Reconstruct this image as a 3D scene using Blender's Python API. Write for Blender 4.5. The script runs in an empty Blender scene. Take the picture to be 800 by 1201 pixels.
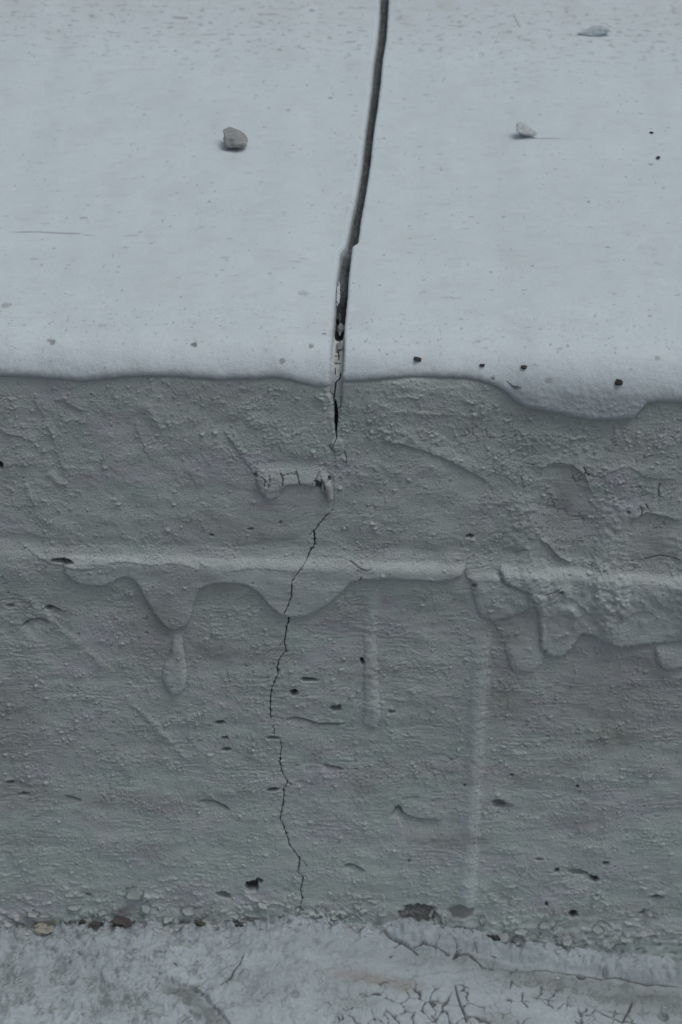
import bpy, bmesh, math, random
import numpy as np
from mathutils import Vector, Matrix, noise as mnoise

random.seed(7)
RNG = np.random.default_rng(11)
SC = bpy.context.scene
COL = SC.collection

# ------------------------------------------------------------------ camera
PITCH, ROLL = math.radians(35.0), math.radians(1.2)
DIST, F_PX = 1.5, 3000.0                      # metres to the wall face, focal length in photo pixels
WALL_H, EDGE_R, WALL_D = 0.4480, 0.021, 0.85   # wall height, radius of its front edge, depth of its top
AIM_Z = 0.342
CAM = np.array([0.0, -DIST * math.cos(PITCH), AIM_Z + DIST * math.sin(PITCH)])
FWD = np.array([0.0, math.cos(PITCH), -math.sin(PITCH)])
_r0, _u0 = np.array([1.0, 0, 0]), np.array([0.0, math.sin(PITCH), math.cos(PITCH)])
RIGHT = math.cos(ROLL) * _r0 + math.sin(ROLL) * _u0
UP = -math.sin(ROLL) * _r0 + math.cos(ROLL) * _u0
cam_data = bpy.data.cameras.new('camera')
cam_data.sensor_fit = 'VERTICAL'
cam_data.sensor_height = 36.0
cam_data.sensor_width = 24.0
cam_data.lens = F_PX / 1201.0 * 36.0
cam_data.clip_start, cam_data.clip_end = 0.05, 500.0
cam_data.dof.use_dof = True
cam_data.dof.focus_distance = DIST + 0.02
cam_data.dof.aperture_fstop = 13.0
cam = bpy.data.objects.new('camera', cam_data)
COL.objects.link(cam)
m = Matrix.Identity(4)
for i in range(3):
    m[i][0], m[i][1], m[i][2], m[i][3] = RIGHT[i], UP[i], -FWD[i], CAM[i]
cam.matrix_world = m
SC.camera = cam

# ------------------------------------------------------------------ light
SUN_EL, SUN_AZ = math.radians(70.0), math.radians(112.0)   # high, soft, from the right and a little in front
world = bpy.data.worlds.new('World')
SC.world = world
world.use_nodes = True
wn, wl = world.node_tree.nodes, world.node_tree.links
bg = wn['Background']
sky = wn.new('ShaderNodeTexSky')
sky.sky_type = 'NISHITA'
sky.sun_disc = False
sky.sun_elevation, sky.sun_rotation = SUN_EL, SUN_AZ
sky.air_density, sky.dust_density, sky.ozone_density = 1.0, 3.0, 1.0
hs = wn.new('ShaderNodeHueSaturation')        # overcast: most of the blue is gone
hs.inputs['Saturation'].default_value = 0.52
wl.new(sky.outputs['Color'], hs.inputs['Color'])
wl.new(hs.outputs['Color'], bg.inputs['Color'])
bg.inputs['Strength'].default_value = 0.085
sun_data = bpy.data.lights.new('sun', 'SUN')
sun_data.energy = 1.12
sun_data.angle = math.radians(32.0)
sun_data.color = (1.0, 0.995, 0.985)
sun = bpy.data.objects.new('sun', sun_data)
COL.objects.link(sun)
sd = Vector((math.sin(SUN_AZ) * math.cos(SUN_EL), math.cos(SUN_AZ) * math.cos(SUN_EL), math.sin(SUN_EL)))
sun.rotation_euler = sd.to_track_quat('Z', 'Y').to_euler()
sun.location = (0, 0, 6)
SC.view_settings.view_transform = 'Standard'
SC.view_settings.look = 'None'
SC.view_settings.exposure = 0.0
SC.view_settings.gamma = 1.0

# ------------------------------------------------------------------ numeric helpers
f32 = np.float32
_ang = RNG.random((256, 256)).astype(f32) * f32(2 * math.pi)
_GX, _GY = np.cos(_ang), np.sin(_ang)
def perlin(x, y, seed=0):
    x = np.asarray(x, f32) + f32(seed * 17.31); y = np.asarray(y, f32) + f32(seed * 9.77)
    xf, yf = np.floor(x), np.floor(y)
    u, v = x - xf, y - yf
    i0, j0 = xf.astype(np.int32) & 255, yf.astype(np.int32) & 255
    i1, j1 = (i0 + 1) & 255, (j0 + 1) & 255
    su, sv = u * u * u * (u * (u * 6 - 15) + 10), v * v * v * (v * (v * 6 - 15) + 10)
    a = _GX[i0, j0] * u + _GY[i0, j0] * v
    b = _GX[i1, j0] * (u - 1) + _GY[i1, j0] * v
    c = _GX[i0, j1] * u + _GY[i0, j1] * (v - 1)
    d = _GX[i1, j1] * (u - 1) + _GY[i1, j1] * (v - 1)
    top = a + su * (b - a)
    return (top + sv * (c + su * (d - c) - top)) * f32(1.45)
def fbm(x, y, octv, seed=0, gain=0.5):
    t, a = 0, 1.0
    for o in range(octv):
        t = t + a * perlin(x * 2 ** o, y * 2 ** o, seed + o * 3)
        a *= gain
    return t
def sstep(a, b, x):
    t = np.clip((x - a) / (b - a), 0, 1)
    return t * t * (3 - 2 * t)
_JX, _JY = RNG.random((256, 256)).astype(f32), RNG.random((256, 256)).astype(f32)
def voro_edge(x, y):
    xf, yf = np.floor(x), np.floor(y)
    f1 = np.full(x.shape, 9, f32); f2 = f1.copy()
    for di in (-1, 0, 1):
        for dj in (-1, 0, 1):
            i, j = (xf + di), (yf + dj)
            ii, jj = i.astype(np.int32) & 255, j.astype(np.int32) & 255
            d = np.hypot(i + _JX[ii, jj] - x, j + _JY[ii, jj] - y)
            f2 = np.minimum(f2, np.maximum(f1, d)); f1 = np.minimum(f1, d)
    return f2 - f1
_JR, _JP = RNG.random((256, 256)).astype(f32), RNG.random((256, 256)).astype(f32)
def grains(x, y, prob, rmin, rmax, seed=0):
    """scattered round grains under the paint, one at most per cell; prob may vary over the surface"""
    xf, yf = np.floor(x), np.floor(y)
    out = np.zeros(x.shape, f32)
    for di in (-1, 0, 1):
        for dj in (-1, 0, 1):
            i, j = xf + di, yf + dj
            ii, jj = (i.astype(np.int32) + 37 * seed) & 255, (j.astype(np.int32) + 91 * seed) & 255
            r = rmin + (rmax - rmin) * _JR[ii, jj] ** 2
            d2 = ((i + _JX[ii, jj] - x) ** 2 + (j + _JY[ii, jj] - y) ** 2) / (r * r)
            k = np.sqrt(np.clip(1 - d2, 0, 1)) * r * (_JP[ii, jj] < prob)
            out = np.maximum(out, k)
    return out
def smooth_line(pts, n=6):
    p = np.array(pts, float)
    if len(p) < 3: return p
    e = np.vstack([2 * p[0] - p[1], p, 2 * p[-1] - p[-2]])
    out = []
    for k in range(1, len(e) - 2):
        a, b, c, d = e[k - 1], e[k], e[k + 1], e[k + 2]
        for t in np.arange(n) / n:
            out.append(0.5 * (2 * b + (c - a) * t + (2 * a - 5 * b + 4 * c - d) * t * t + (3 * b - a - 3 * c + d) * t ** 3))
    out.append(p[-1])
    return np.array(out)
def line_dist(X, Y, P):
    """distance to polyline P, side (+1 = left of its direction) and 0..1 position along it"""
    best = np.full(X.shape, 1e9, f32); side = np.ones(X.shape, f32); par = np.zeros(X.shape, f32)
    L = np.hypot(*(P[1:] - P[:-1]).T); tot = L.sum(); acc = 0.0
    for k in range(len(P) - 1):
        a, d = P[k].astype(f32), (P[k + 1] - P[k]).astype(f32)
        if L[k] < 1e-9: continue
        rx, ry = X - a[0], Y - a[1]
        t = np.clip((rx * d[0] + ry * d[1]) / f32(L[k] ** 2), 0, 1)
        dd = (rx - t * d[0]) ** 2 + (ry - t * d[1]) ** 2
        w = dd < best
        best = np.where(w, dd, best)
        side = np.where(w, np.sign(d[0] * ry - d[1] * rx), side)
        par = np.where(w, (acc + t * L[k]) / tot, par)
        acc += L[k]
    return np.sqrt(best), side, par
def inside(X, Y, P):
    r = np.zeros(X.shape, bool)
    n = len(P)
    for k in range(n):
        x1, y1 = P[k]; x2, y2 = P[(k + 1) % n]
        if y1 == y2: continue
        r ^= ((y1 > Y) != (y2 > Y)) & (X < (x2 - x1) * (Y - y1) / (y2 - y1) + x1)
    return r

# ------------------------------------------------------------------ the wall's profile: up the face, over the edge, back along the top
S_FACE = WALL_H - EDGE_R
S_TOP = S_FACE + EDGE_R * math.pi / 2
def profile(s):
    s = np.asarray(s, float)
    th = np.clip((s - S_FACE) / EDGE_R, 0, math.pi / 2)
    y = np.where(s < S_TOP, EDGE_R * (1 - np.cos(th)), EDGE_R + (s - S_TOP))
    z = np.where(s < S_FACE, s, S_FACE + EDGE_R * np.sin(th))
    return y, z, -np.cos(th), np.sin(th)
_ss = np.linspace(-0.03, S_TOP + WALL_D, 9000)
_py, _pz, _, _ = profile(_ss)
_theta = np.arctan2(_pz - CAM[2], _py - CAM[1])
def ray(px, py):
    return FWD + (px - 400.0) / F_PX * RIGHT + (600.5 - py) / F_PX * UP
def on_wall(px, py):
    """where a spot of the wall seen in the photograph lies: x and distance along the profile, in mm"""
    d = ray(px, py)
    s = np.interp(math.atan2(d[2], d[1]), _theta, _ss)
    y = float(profile(s)[0])
    return np.array([(d[0] / d[1]) * (y - CAM[1]) * 1000, s * 1000])
def on_ground(px, py):
    d = ray(px, py)
    x0 = -d[0] * CAM[2] / d[2]                      # the ground falls away to the right along the wall
    t = (np.interp(x0 * 1000, _ct[:, 0], _ct[:, 1] - 2.5) / 1000 - CAM[2]) / d[2]
    return np.array([d[0] * t * 1000, (CAM[1] + d[1] * t) * 1000])
W = lambda pts: np.array([on_wall(*p) for p in pts])
_ct = W([(-60, 1090), (0, 1088), (70, 1086), (150, 1081), (250, 1079), (350, 1074), (440, 1082), (520, 1090), (560, 1096), (600, 1106), (680, 1117), (800, 1131), (880, 1136)])   # where the ground meets the wall
G = lambda pts: np.array([on_ground(*p) for p in pts])
def wall_point(x_mm, s_mm, h_mm=0.0):
    y, z, ny, nz = profile(s_mm / 1000)
    return Vector((x_mm / 1000, float(y + ny * h_mm / 1000), float(z + nz * h_mm / 1000)))

class Field:
    """heights (mm) and masks for stains and painted shade over a grid of surface coordinates (mm)"""
    def __init__(self, X, S):
        self.X, self.S = X.astype(f32), S.astype(f32)
        self.h = np.zeros(X.shape, f32); self.dirt = np.zeros(X.shape, f32)
        self.rust = np.zeros(X.shape, f32); self.worn = np.zeros(X.shape, f32)
    def box(self, P, m):
        return np.nonzero((self.X > P[:, 0].min() - m) & (self.X < P[:, 0].max() + m) & (self.S > P[:, 1].min() - m) & (self.S < P[:, 1].max() + m))
    def stroke(self, P, amp, decay, side=1, ramp=1.1, fade=0.2, wob=0.8):
        i = self.box(P, decay * 4 + 2)
        if i[0].size == 0: return
        X, S = self.X[i], self.S[i]
        if wob:
            X = X + wob * perlin(X / 2.3, S / 2.3, 41); S = S + wob * perlin(X / 2.1, S / 2.1, 47)
        d, sg, t = line_dist(X, S, P)
        k = (sg == side) * sstep(0, ramp, d) * np.exp(-d / decay)
        if fade: k = k * sstep(0, fade, t) * sstep(1, 1 - fade, t)
        self.h[i] += amp * k * (1 + .45 * perlin(X / 4.5, S / 4.5, 148))
    def ridge(self, P, amp, width, fade=0.15, wob=0.6):
        i = self.box(P, width * 3)
        if i[0].size == 0: return
        X, S = self.X[i], self.S[i]
        X = X + wob * perlin(X / 3, S / 3, 51)
        d, sg, t = line_dist(X, S, P)
        k = np.exp(-(d / width) ** 2) * sstep(0, fade, t) * sstep(1, 1 - fade, t)
        self.h[i] += amp * k * (0.75 + 0.5 * perlin(X / 4, S / 4, 53))
    def groove(self, P, width, depth, dirt=1.0, fade=0.06):
        i = self.box(P, width * 4)
        if i[0].size == 0: return
        d, sg, t = line_dist(self.X[i], self.S[i], P)
        k = sstep(width, width * 0.35, d) * sstep(-0.001, fade, t) * sstep(1.001, 1 - fade, t)
        self.h[i] -= depth * k
        self.dirt[i] = np.maximum(self.dirt[i], dirt * k)
    def hole(self, c, a, b, depth, dirt=0.9, rot=0.0, seed=0, rust=0.0):
        P = np.array([c]); m = max(a, b) * 2
        i = self.box(P, m)
        if i[0].size == 0: return
        X, S = self.X[i] - c[0], self.S[i] - c[1]
        ca, sa = math.cos(rot), math.sin(rot)
        u, v = (X * ca + S * sa) / a, (-X * sa + S * ca) / b
        e = np.hypot(u, v) + 0.28 * perlin(X / (a * .9), S / (b * .9), 60 + seed)
        k = sstep(1.12, 0.72, e)
        self.h[i] -= depth * k
        self.dirt[i] = np.maximum(self.dirt[i], dirt * sstep(1.05, 0.7, e))
        if rust: self.rust[i] = np.maximum(self.rust[i], rust * k)

# ------------------------------------------------------------------ traced lines, in pixels of the photograph, turned into places on the surfaces
J_LEFT = [(445.5, 0), (445, 20), (442, 50), (438, 75), (436, 100), (432, 130), (428, 160), (423.4, 200), (418, 232), (410.6, 265),
          (405.5, 288), (399, 297), (397.5, 312), (394.5, 330), (393.5, 350), (392, 370), (390.2, 390), (388, 420), (387, 440), (387, 462),
          (390.5, 468), (391.5, 480), (391.8, 495), (393.2, 507), (394.4, 514), (391, 521), (389.5, 527), (393.5, 535), (394.5, 548), (391, 560), (391.5, 575)]
CRACK = [(392, 587), (390, 600), (383.4, 603.7), (375, 614), (367.5, 624), (368.4, 639), (361.9, 648.7), (360, 654.7), (353.4, 662.8),
         (347, 671), (342, 678.7), (341.5, 688), (340.9, 697.5), (337, 708), (332.8, 718), (338.4, 724.7), (335, 740), (332.8, 752.8), (334.7, 764), (327, 773.4), (324, 783.7),
         (325.5, 790), (321, 800), (317.8, 809), (316.5, 820), (316.5, 832.5), (317.8, 846.5), (320.6, 849.4), (321.5, 863.4), (327.6, 867), (328.5, 869),
         (329.6, 879), (327.7, 894), (330, 905.6), (336.5, 918), (331.9, 926), (332.5, 935), (331, 945), (327.7, 961), (331, 968), (333.8, 975), (339.4, 992),
         (351, 1007.8), (350, 1016), (348.8, 1022.8), (355, 1029), (353.5, 1037), (352, 1044), (354, 1053.8), (352, 1062), (351, 1068), (352, 1090), (352, 1110)]
J_RIGHT = [(456, 0), (455, 20), (453, 50), (448.5, 75), (446.6, 100), (443, 130), (438.3, 160), (434, 200), (429, 232), (423, 265), (420, 288),
           (418, 291), (413.4, 293), (411.5, 310), (409, 330), (408, 350), (406, 370), (404.2, 390), (403.8, 420), (402, 440), (401, 462), (400, 478),
           (397.5, 488), (396.5, 497), (395, 507)]
_seam = W(J_LEFT + CRACK); _o = np.argsort(_seam[:, 1]); _seam = _seam[_o]
_seam_r = W(J_RIGHT); _seam_r = _seam_r[np.argsort(_seam_r[:, 1])]
def seam_left(s_mm):
    x = np.interp(s_mm, _seam[:, 1], _seam[:, 0])
    # past the frame the joint runs straight on to the back edge
    s0, s1 = _seam[-6, 1], _seam[-1, 1]; sl = (_seam[-1, 0] - _seam[-6, 0]) / (s1 - s0)
    x = np.where(s_mm > s1, _seam[-1, 0] + sl * (s_mm - s1), x)
    return x + 0.22 * perlin(s_mm / 2.1, 0 * s_mm, 3) + 0.12 * perlin(s_mm / 0.9, 0 * s_mm, 5)
S_CRK = _seam_r[0, 1]                            # below this the joint has shrunk to a crack
_gaps = W([(352, 1110), (351, 1066), (354, 1054), (351, 1008), (328, 961), (330, 905), (328.5, 870), (325, 866), (321, 860), (319, 848), (316.5, 832), (325, 790), (338.4, 730), (337, 722),
           (333, 716), (341, 690), (353, 663), (357, 658), (361, 650), (368, 630), (383, 604), (389, 601), (391, 590), (391, 560), (392, 530), (394, 515), (395, 508)])
_gw = np.array([.03, .30, .55, .62, .60, .55, .42, .06, .40, .06, .62, .62, .72, .35, .5, .62, .52, .2, .70, .85, .70, .10, .05, .03, .05, .55, .9])
_go = np.argsort(_gaps[:, 1])
def seam_gap(s_mm):
    w = np.interp(s_mm, _gaps[_go, 1], _gw[_go]) * (1 + 0.6 * perlin(s_mm / 3.3, 0 * s_mm, 9) + .5 * perlin(s_mm / 1.1, 0 * s_mm, 10)) + .9 * sstep(.5, .8, perlin(s_mm / 4.1, 0 * s_mm, 12)) * (s_mm < 380) * (s_mm > 20)
    return np.maximum(w, 0.02)
def seam_right(s_mm):
    xl = seam_left(s_mm)
    crack = xl + seam_gap(s_mm)
    s1 = _seam_r[-1, 1]
    xr = np.interp(s_mm, _seam_r[:, 1], _seam_r[:, 0])
    sl = (_seam_r[-1, 0] - _seam_r[-4, 0]) / (s1 - _seam_r[-4, 1])
    xr = np.where(s_mm > s1, _seam_r[-1, 0] + sl * (s_mm - s1), xr) + 0.25 * perlin(s_mm / 2.4, 0 * s_mm, 13) + 0.15 * perlin(s_mm / 0.9, 0 * s_mm, 15)
    k = sstep(S_CRK - 1, S_CRK + 2, s_mm)
    return np.maximum(xl + 0.02, crack * (1 - k) + xr * k)

LIP_L = W([(-60, 443), (0, 440), (40, 442), (70, 444), (95, 446.5), (120, 444.5), (150, 441.5), (200, 441), (230, 443), (255, 445), (300, 444), (325, 443), (340, 445), (355, 449), (372, 453), (392, 452), (420, 451)])
LIP_R = W([(370, 446), (408, 446.5), (430, 446), (450, 444), (475, 441.5), (500, 442), (545, 443), (562, 446), (580, 452), (595, 461), (603, 469), (615, 476), (640, 481), (660, 485), (690, 491), (720, 492), (743, 488), (752, 480), (757, 473), (770, 470), (800, 471.5), (860, 473)])
RIDGE_Y = W([(-60, 647), (0, 649), (100, 654), (200, 655), (300, 657), (400, 659), (500, 662), (600, 667), (700, 671), (800, 677), (870, 680)])
DRIP_L = W(smooth_line([(76, 668), (85, 678), (100, 684), (120, 686), (135, 679), (148, 675.5), (158, 680), (168, 697), (180, 719), (194, 735), (205, 739), (220, 731), (227, 708), (234, 690), (245, 684), (262, 681),
                        (285, 683), (300, 691), (315, 708), (330, 720), (345, 723), (360, 721), (375, 714), (390, 703)], 4).tolist() + [(402, 692), (412, 681), (425, 677), (460, 676), (490, 678), (512, 680), (530, 678), (543, 672), (550, 640), (76, 640)])
DRIP_R = W(smooth_line([(585, 660), (588, 674), (592, 682), (606, 687), (618, 692), (622, 699), (630, 712), (632, 735), (633, 752), (640, 765), (652, 770), (664, 766), (674, 754), (682, 744), (688, 742), (700, 748), (715, 754),
                        (728, 758), (745, 755.5), (770, 754), (800, 751), (830, 753), (860, 750), (900, 754)], 4).tolist() + [(900, 650), (585, 640)])
DRIP_M = W(smooth_line([(545, 668), (553, 684), (557, 705), (563, 721), (573, 727), (588, 726), (600, 722), (612, 718), (622, 712), (630, 706), (618, 694), (605, 688), (592, 684), (585, 674), (570, 664)], 4))
DRIP_BLOB = W(smooth_line([(619, 692), (620, 706), (626, 712), (636, 712), (641, 704), (640, 694), (630, 689)], 4))
DRIP_LOW = W(smooth_line([(572, 722), (584, 738), (592, 758), (597, 776), (603, 787), (614, 788), (626, 787), (635, 778), (638, 764), (640, 730), (620, 706), (590, 712)], 4))
DRIP_TEAR = W(smooth_line([(205, 738), (202, 752), (200, 768), (193, 780), (191, 794), (195, 807), (204, 815), (213, 812), (218, 800), (218, 780), (215, 762), (214, 748), (213, 738)], 4))
DRIP_EDGE = W(smooth_line([(768, 748), (769, 768), (773, 780), (784, 786), (796, 783), (815, 779), (830, 760), (820, 748)], 4))
DRIP_THIN = W(smooth_line([(428, 690), (427, 750), (428, 830), (427, 846), (434, 853), (443, 850), (446, 838), (443, 800), (441, 740), (443, 690)], 4))

RUN_BROAD = W(smooth_line([(549, 700), (547, 780), (543, 880), (538, 980), (533, 1080), (556, 1080), (562, 980), (568, 880), (574, 790), (578, 720)], 4))
RUN_A = W(smooth_line([(692, 560), (694, 620), (692, 680), (700, 735), (716, 756), (734, 752), (742, 700), (741, 640), (744, 590)], 4))
RUN_B = W(smooth_line([(592, 560), (600, 620), (606, 670), (622, 700), (640, 705), (650, 670), (640, 620), (634, 560)], 4))
RUN_C = W(smooth_line([(792, 600), (793, 660), (796, 740), (820, 745), (840, 660), (838, 600)], 4))
CHIP = W(smooth_line([(388, 519), (391, 530), (398, 534), (404, 527), (402, 516), (395, 513)], 4))
FLAP = W(smooth_line([(300, 545), (301, 560), (305, 575), (314, 584), (326, 581), (331, 571), (345, 568), (365, 569), (378, 575), (387, 588), (391, 580), (386, 560), (376, 545), (340, 540)], 4))
def drip(F, P, thick, roll=2.2, fade_hi=None, label=None, lab=0, soft=False, melt=0, wob=1.0):
    i = F.box(P, 3)
    if i[0].size == 0: return
    X, S = F.X[i], F.S[i]
    wx = X + wob * (0.35 * perlin(X / 3.1, S / 3.1, 71) + 0.2 * perlin(X / 1.1, S / 1.1, 72))
    wy = S + wob * (0.35 * perlin(X / 2.9, S / 2.9, 73) + 0.2 * perlin(X / 1.2, S / 1.2, 74))
    d, sg, t = line_dist(wx, wy, np.vstack([P, P[:1]]))
    ins = inside(wx, wy, P)
    q = 1 - np.clip(d / roll, 0, 1)
    prof = sstep(0, roll, d) if soft else np.sqrt(np.maximum(0, 1 - q * q))
    k = thick * prof * ins
    rim = -.18 * sstep(1.6, .2, d) * ~ins if not soft else 0
    if fade_hi is not None:
        zr = np.interp(X, RIDGE_Y[:, 0], RIDGE_Y[:, 1])
        k = k * sstep(zr + 4, zr - 5, S)
        ins &= S < zr + 2
    k = k + (rim * sstep(P[:, 1].max() - 2, P[:, 1].max() - 6, S) if not soft else 0)
    if melt:
        k = k * sstep(P[:, 1].max() - .5, P[:, 1].max() - melt, S)
    F.h[i] += k
    if lab:
        L = F.label[i]; L[ins] = lab; F.label[i] = L

def shape_wall(F, side):
    X, S = F.X, F.S
    F.label = np.zeros(X.shape, np.int8)
    lip = LIP_L if side < 0 else LIP_R
    zl = np.interp(X, lip[:, 0], lip[:, 1]).astype(f32) + 0.35 * perlin(X / 5, 0 * X, 21)
    zr = np.interp(X, RIDGE_Y[:, 0], RIDGE_Y[:, 1]).astype(f32) + 0.7 * perlin(X / 9, 0 * X, 22) + 1.0 * perlin(X / 40, 0 * X, 23)
    top = sstep(S_FACE * 1000 - 2, S_TOP * 1000, S)
    face = 1 - sstep(-3, 2, S - zl)
    up = sstep(zr - 4, zr + 6, S)                       # 1 above the ridge
    # where the rough skin lies and where the wall is smooth
    rough = 0.55 + 0.5 * perlin(X / 28, S / 22, 24) + 0.25 * perlin(X / 9, S / 7, 25)
    for px, py, rx, ry, v in [(190, 570, 110, 60, -.35), (340, 610, 60, 45, -.6), (490, 590, 80, 50, -.5), (662, 590, 24, 45, -.9), (772, 640, 26, 35, -.9), (120, 470, 140, 25, .1),
                              (640, 510, 160, 35, .6), (720, 590, 30, 70, .7), (610, 590, 28, 70, .6), (330, 520, 80, 35, .45), (430, 500, 60, 40, .4), (25, 475, 30, 25, .5), (690, 700, 110, 40, .15), (440, 600, 30, 60, .3),
                              (345, 690, 60, 30, -.6), (200, 700, 40, 30, -.2), (300, 1060, 300, 40, .35), (680, 1050, 120, 50, .45)]:
        c = on_wall(px, py); ax, ay = rx * .5, ry * .61
        rough = rough + v * np.exp(-((X - c[0]) / ax) ** 2 - ((S - c[1]) / ay) ** 2)
    rough = np.clip(rough, 0.06, 1.5).astype(f32)
    drip(F, DRIP_LOW, 1.8, 6.5, lab=7, melt=44, wob=2.2)
    drip(F, DRIP_M, 2.2, 4.0, lab=3, wob=2.6, melt=9)
    drip(F, RUN_A, 1.1, 5, melt=70, wob=4, soft=True); drip(F, RUN_B, 1.0, 5, melt=70, wob=4, soft=True); drip(F, RUN_C, 1.2, 5, melt=50, wob=4, soft=True)
    drip(F, RUN_BROAD, 1.5, 6.5, lab=2, melt=50, wob=1.2, soft=True); drip(F, CHIP, .9, 2.2, wob=1.5)
    drip(F, DRIP_EDGE, 2.2, 4.0, lab=6, melt=14, wob=2)
    drip(F, DRIP_L, 2.5, 2.4, fade_hi=1, lab=2)
    drip(F, DRIP_R, 3.0, 3.0, fade_hi=1, lab=2, wob=3.0)
    drip(F, DRIP_BLOB, 1.5, 4.0, lab=4, wob=2)
    drip(F, DRIP_TEAR, 2.6, 3.4, lab=5, melt=16)
    drip(F, DRIP_THIN, 1.2, 4.5, lab=8, melt=70, wob=2.5)
    run = np.clip(F.h / 1.2, 0, 1)                      # fresh thick paint hides most of the texture
    calm = 1 - .45 * run
    rough = (rough * calm).astype(f32)
    rr_ = np.exp(-((X - on_wall(690, 700)[0]) / 50) ** 2 - ((S - on_wall(690, 710)[1]) / 22) ** 2)
    F.h += rr_ * face * (1.1 * sstep(-.1, .5, perlin(X / 13, S / 15, 170)) + .8 * sstep(.0, .4, perlin(X / 6, S / 8, 171)))
    # broad unevenness, brush and formwork streaks
    wav = 1.0 * perlin(X / 70, S / 60, 26) + 0.65 * perlin(X / 26, S / 20, 27) + .35 * perlin(X / 11, S / 9, 127)
    F.h += wav * (face + 0.5 * (1 - face))
    bw = S + 1.2 * perlin(X / 15, S / 9, 143)
    st = 0.17 * perlin(X / 17, bw / 1.9, 28) + 0.15 * perlin(X / 6, bw / 1.3, 29) + .12 * perlin(X / 3, bw / 1.0, 144)
    F.h += st * calm * face * (0.45 + 0.75 * (1 - up)) * (0.2 + 1.1 * sstep(-.25, .45, perlin(X / 40, S / 22, 30) + .5 * perlin(X / 14, S / 9, 190)))
    tw = perlin(X / 30, S / 17, 191) + .5 * perlin(X / 11, S / 7, 192) + .25 * perlin(X / 4, S / 3, 193)
    F.h += face * calm * (.20 * sstep(.12, .30, tw) - .16 * sstep(-.25, -.42, tw))
    rough = (rough * (.45 + .9 * sstep(-.3, .3, tw))).astype(f32)
    # lumps and crumbs under the paint
    wx, wy = X + 1.6 * perlin(X / 5, S / 5, 31) + .7 * perlin(X / 1.7, S / 1.7, 131), S + 1.6 * perlin(X / 5, S / 5, 32) + .7 * perlin(X / 1.7, S / 1.7, 132)
    n1, n2 = perlin(wx / 4.2, wy / 3.2, 33), perlin(wx / 2.0, wy / 1.6, 34)
    n3 = perlin(wx / 1.15, wy / 0.95, 35)
    var = sstep(-.25, .5, perlin(X / 13, S / 10, 137))
    F.h += face * rough * (0.35 * sstep(.25, .65, n1) + 0.22 * sstep(.2, .6, n2) + 0.16 * n3 - 0.22 * sstep(.04, .0, np.abs(perlin(wx / 6.5, wy / 4.5, 36))) * up * sstep(.5, 1., rough))
    jx, jy = X + .45 * perlin(X / 1.1, S / 1.1, 141), S + .45 * perlin(X / 1.1, S / 1.1, 142)
    F.h += face * .78 * (4.6 * grains(jx / 5.2, jy / 4.2, .26 * rough * (.3 + var), .09, .34, 1) + 2.6 * grains(jx / 2.3, jy / 2.0, .5 * rough * (.25 + var), .14, .42, 2) + 1.3 * grains(jx / 1.25, jy / 1.15, .35 * rough, .2, .45, 3))
    sp = sstep(.52, .75, perlin(X / 2.6, S / 2.1, 37)) * sstep(-.1, .4, perlin(X / 18, S / 14, 38))
    F.h += face * .6 * sp * calm
    F.h += face * 0.10 * perlin(X / 1.0, S / .9, 39)
    # flakes and torn film low on the wall
    low = face * sstep(75, 20, S)
    fl = perlin(wx / 8, wy / 4.0, 44) + 0.5 * perlin(wx / 3.6, wy / 2.0, 45)
    F.h += low * sstep(-.1, .35, perlin(X / 26, S / 16, 145)) * (0.7 * sstep(.25, .33, fl) + 0.5 * sstep(.5, .58, fl))
    F.h += face * sstep(30, 4, S) * (1.0 * perlin(wx / 7, wy / 5, 46) + 1.1)
    zc = np.interp(X, _ct[:, 0], _ct[:, 1])
    jn = sstep(zc + 17, zc + 3, S) * face * (.35 + .65 * (X < 20))
    pt = sstep(-.15, .35, perlin(X / 26, S / 30, 154))
    F.h += jn * pt * (1.5 * sstep(.12, .2, perlin(wx / 10, wy / 4.5, 151) + .55 * perlin(wx / 3.4, wy / 2.0, 155)) + .9 * sstep(.35, .42, perlin(wx / 6, wy / 3, 152) + .4 * perlin(wx / 2, wy / 1.5, 156)) + .5 * n2 + .4 * n3)
    F.dirt = np.maximum(F.dirt, jn * .55 * sstep(.3, .55, perlin(wx / 5 + 9, wy / 3.2, 153)))
    # the step along the wall: everything below it stands proud
    ra = .75 + .5 * perlin(X / 30, 0 * X, 146) + .3 * perlin(X / 9, S / 6, 147)
    F.h += face * (1.15 * sstep(zr + 11, zr - 4, S) + 0.45 * ra * np.exp(-((S - zr) / 2.8) ** 2))
    F.h -= face * 0.5 * np.exp(-((S - zr - 11) / 5) ** 2)
    F.h -= face * 1.5 * sstep(zr - 6, zr - 40, S)
    # paint runs hanging from the step
    drip(F, FLAP, 2.2, 3.0, melt=14)
    # broad raised run below the step
    F.stroke(W([(577, 730), (572, 780), (566, 860), (561, 960), (553, 1075)]), .8, 11, side=-1, ramp=1.0, fade=.1, wob=.4)
    F.ridge(W([(566, 735), (556, 860), (551, 960), (546, 1078)]), .25, 8.5, wob=.3, fade=.08)
    F.ridge(W([(435, 690), (435, 760), (436, 820), (437, 850)]), 1.0, 4.0, wob=.5)
    for pts, a, w in [([(718, 575), (716, 640), (718, 700), (722, 750)], 1.4, 9), ([(612, 570), (616, 640), (640, 690), (655, 730)], 1.2, 9), ([(798, 615), (797, 680), (800, 750)], 1.4, 8), ([(690, 655), (705, 690), (722, 745)], .8, 4), ([(590, 600), (600, 650)], .6, 6)]:
        F.ridge(W(smooth_line(pts, 5)), a, w, wob=1.6)
    F.ridge(W([(574, 760), (567, 860), (561, 960), (556, 1040)]), 0.45, 1.6)
    F.stroke(W([(540, 760), (536, 860), (533, 960), (530, 1075)]), -0.3, 7, side=-1, ramp=3.0)
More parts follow.
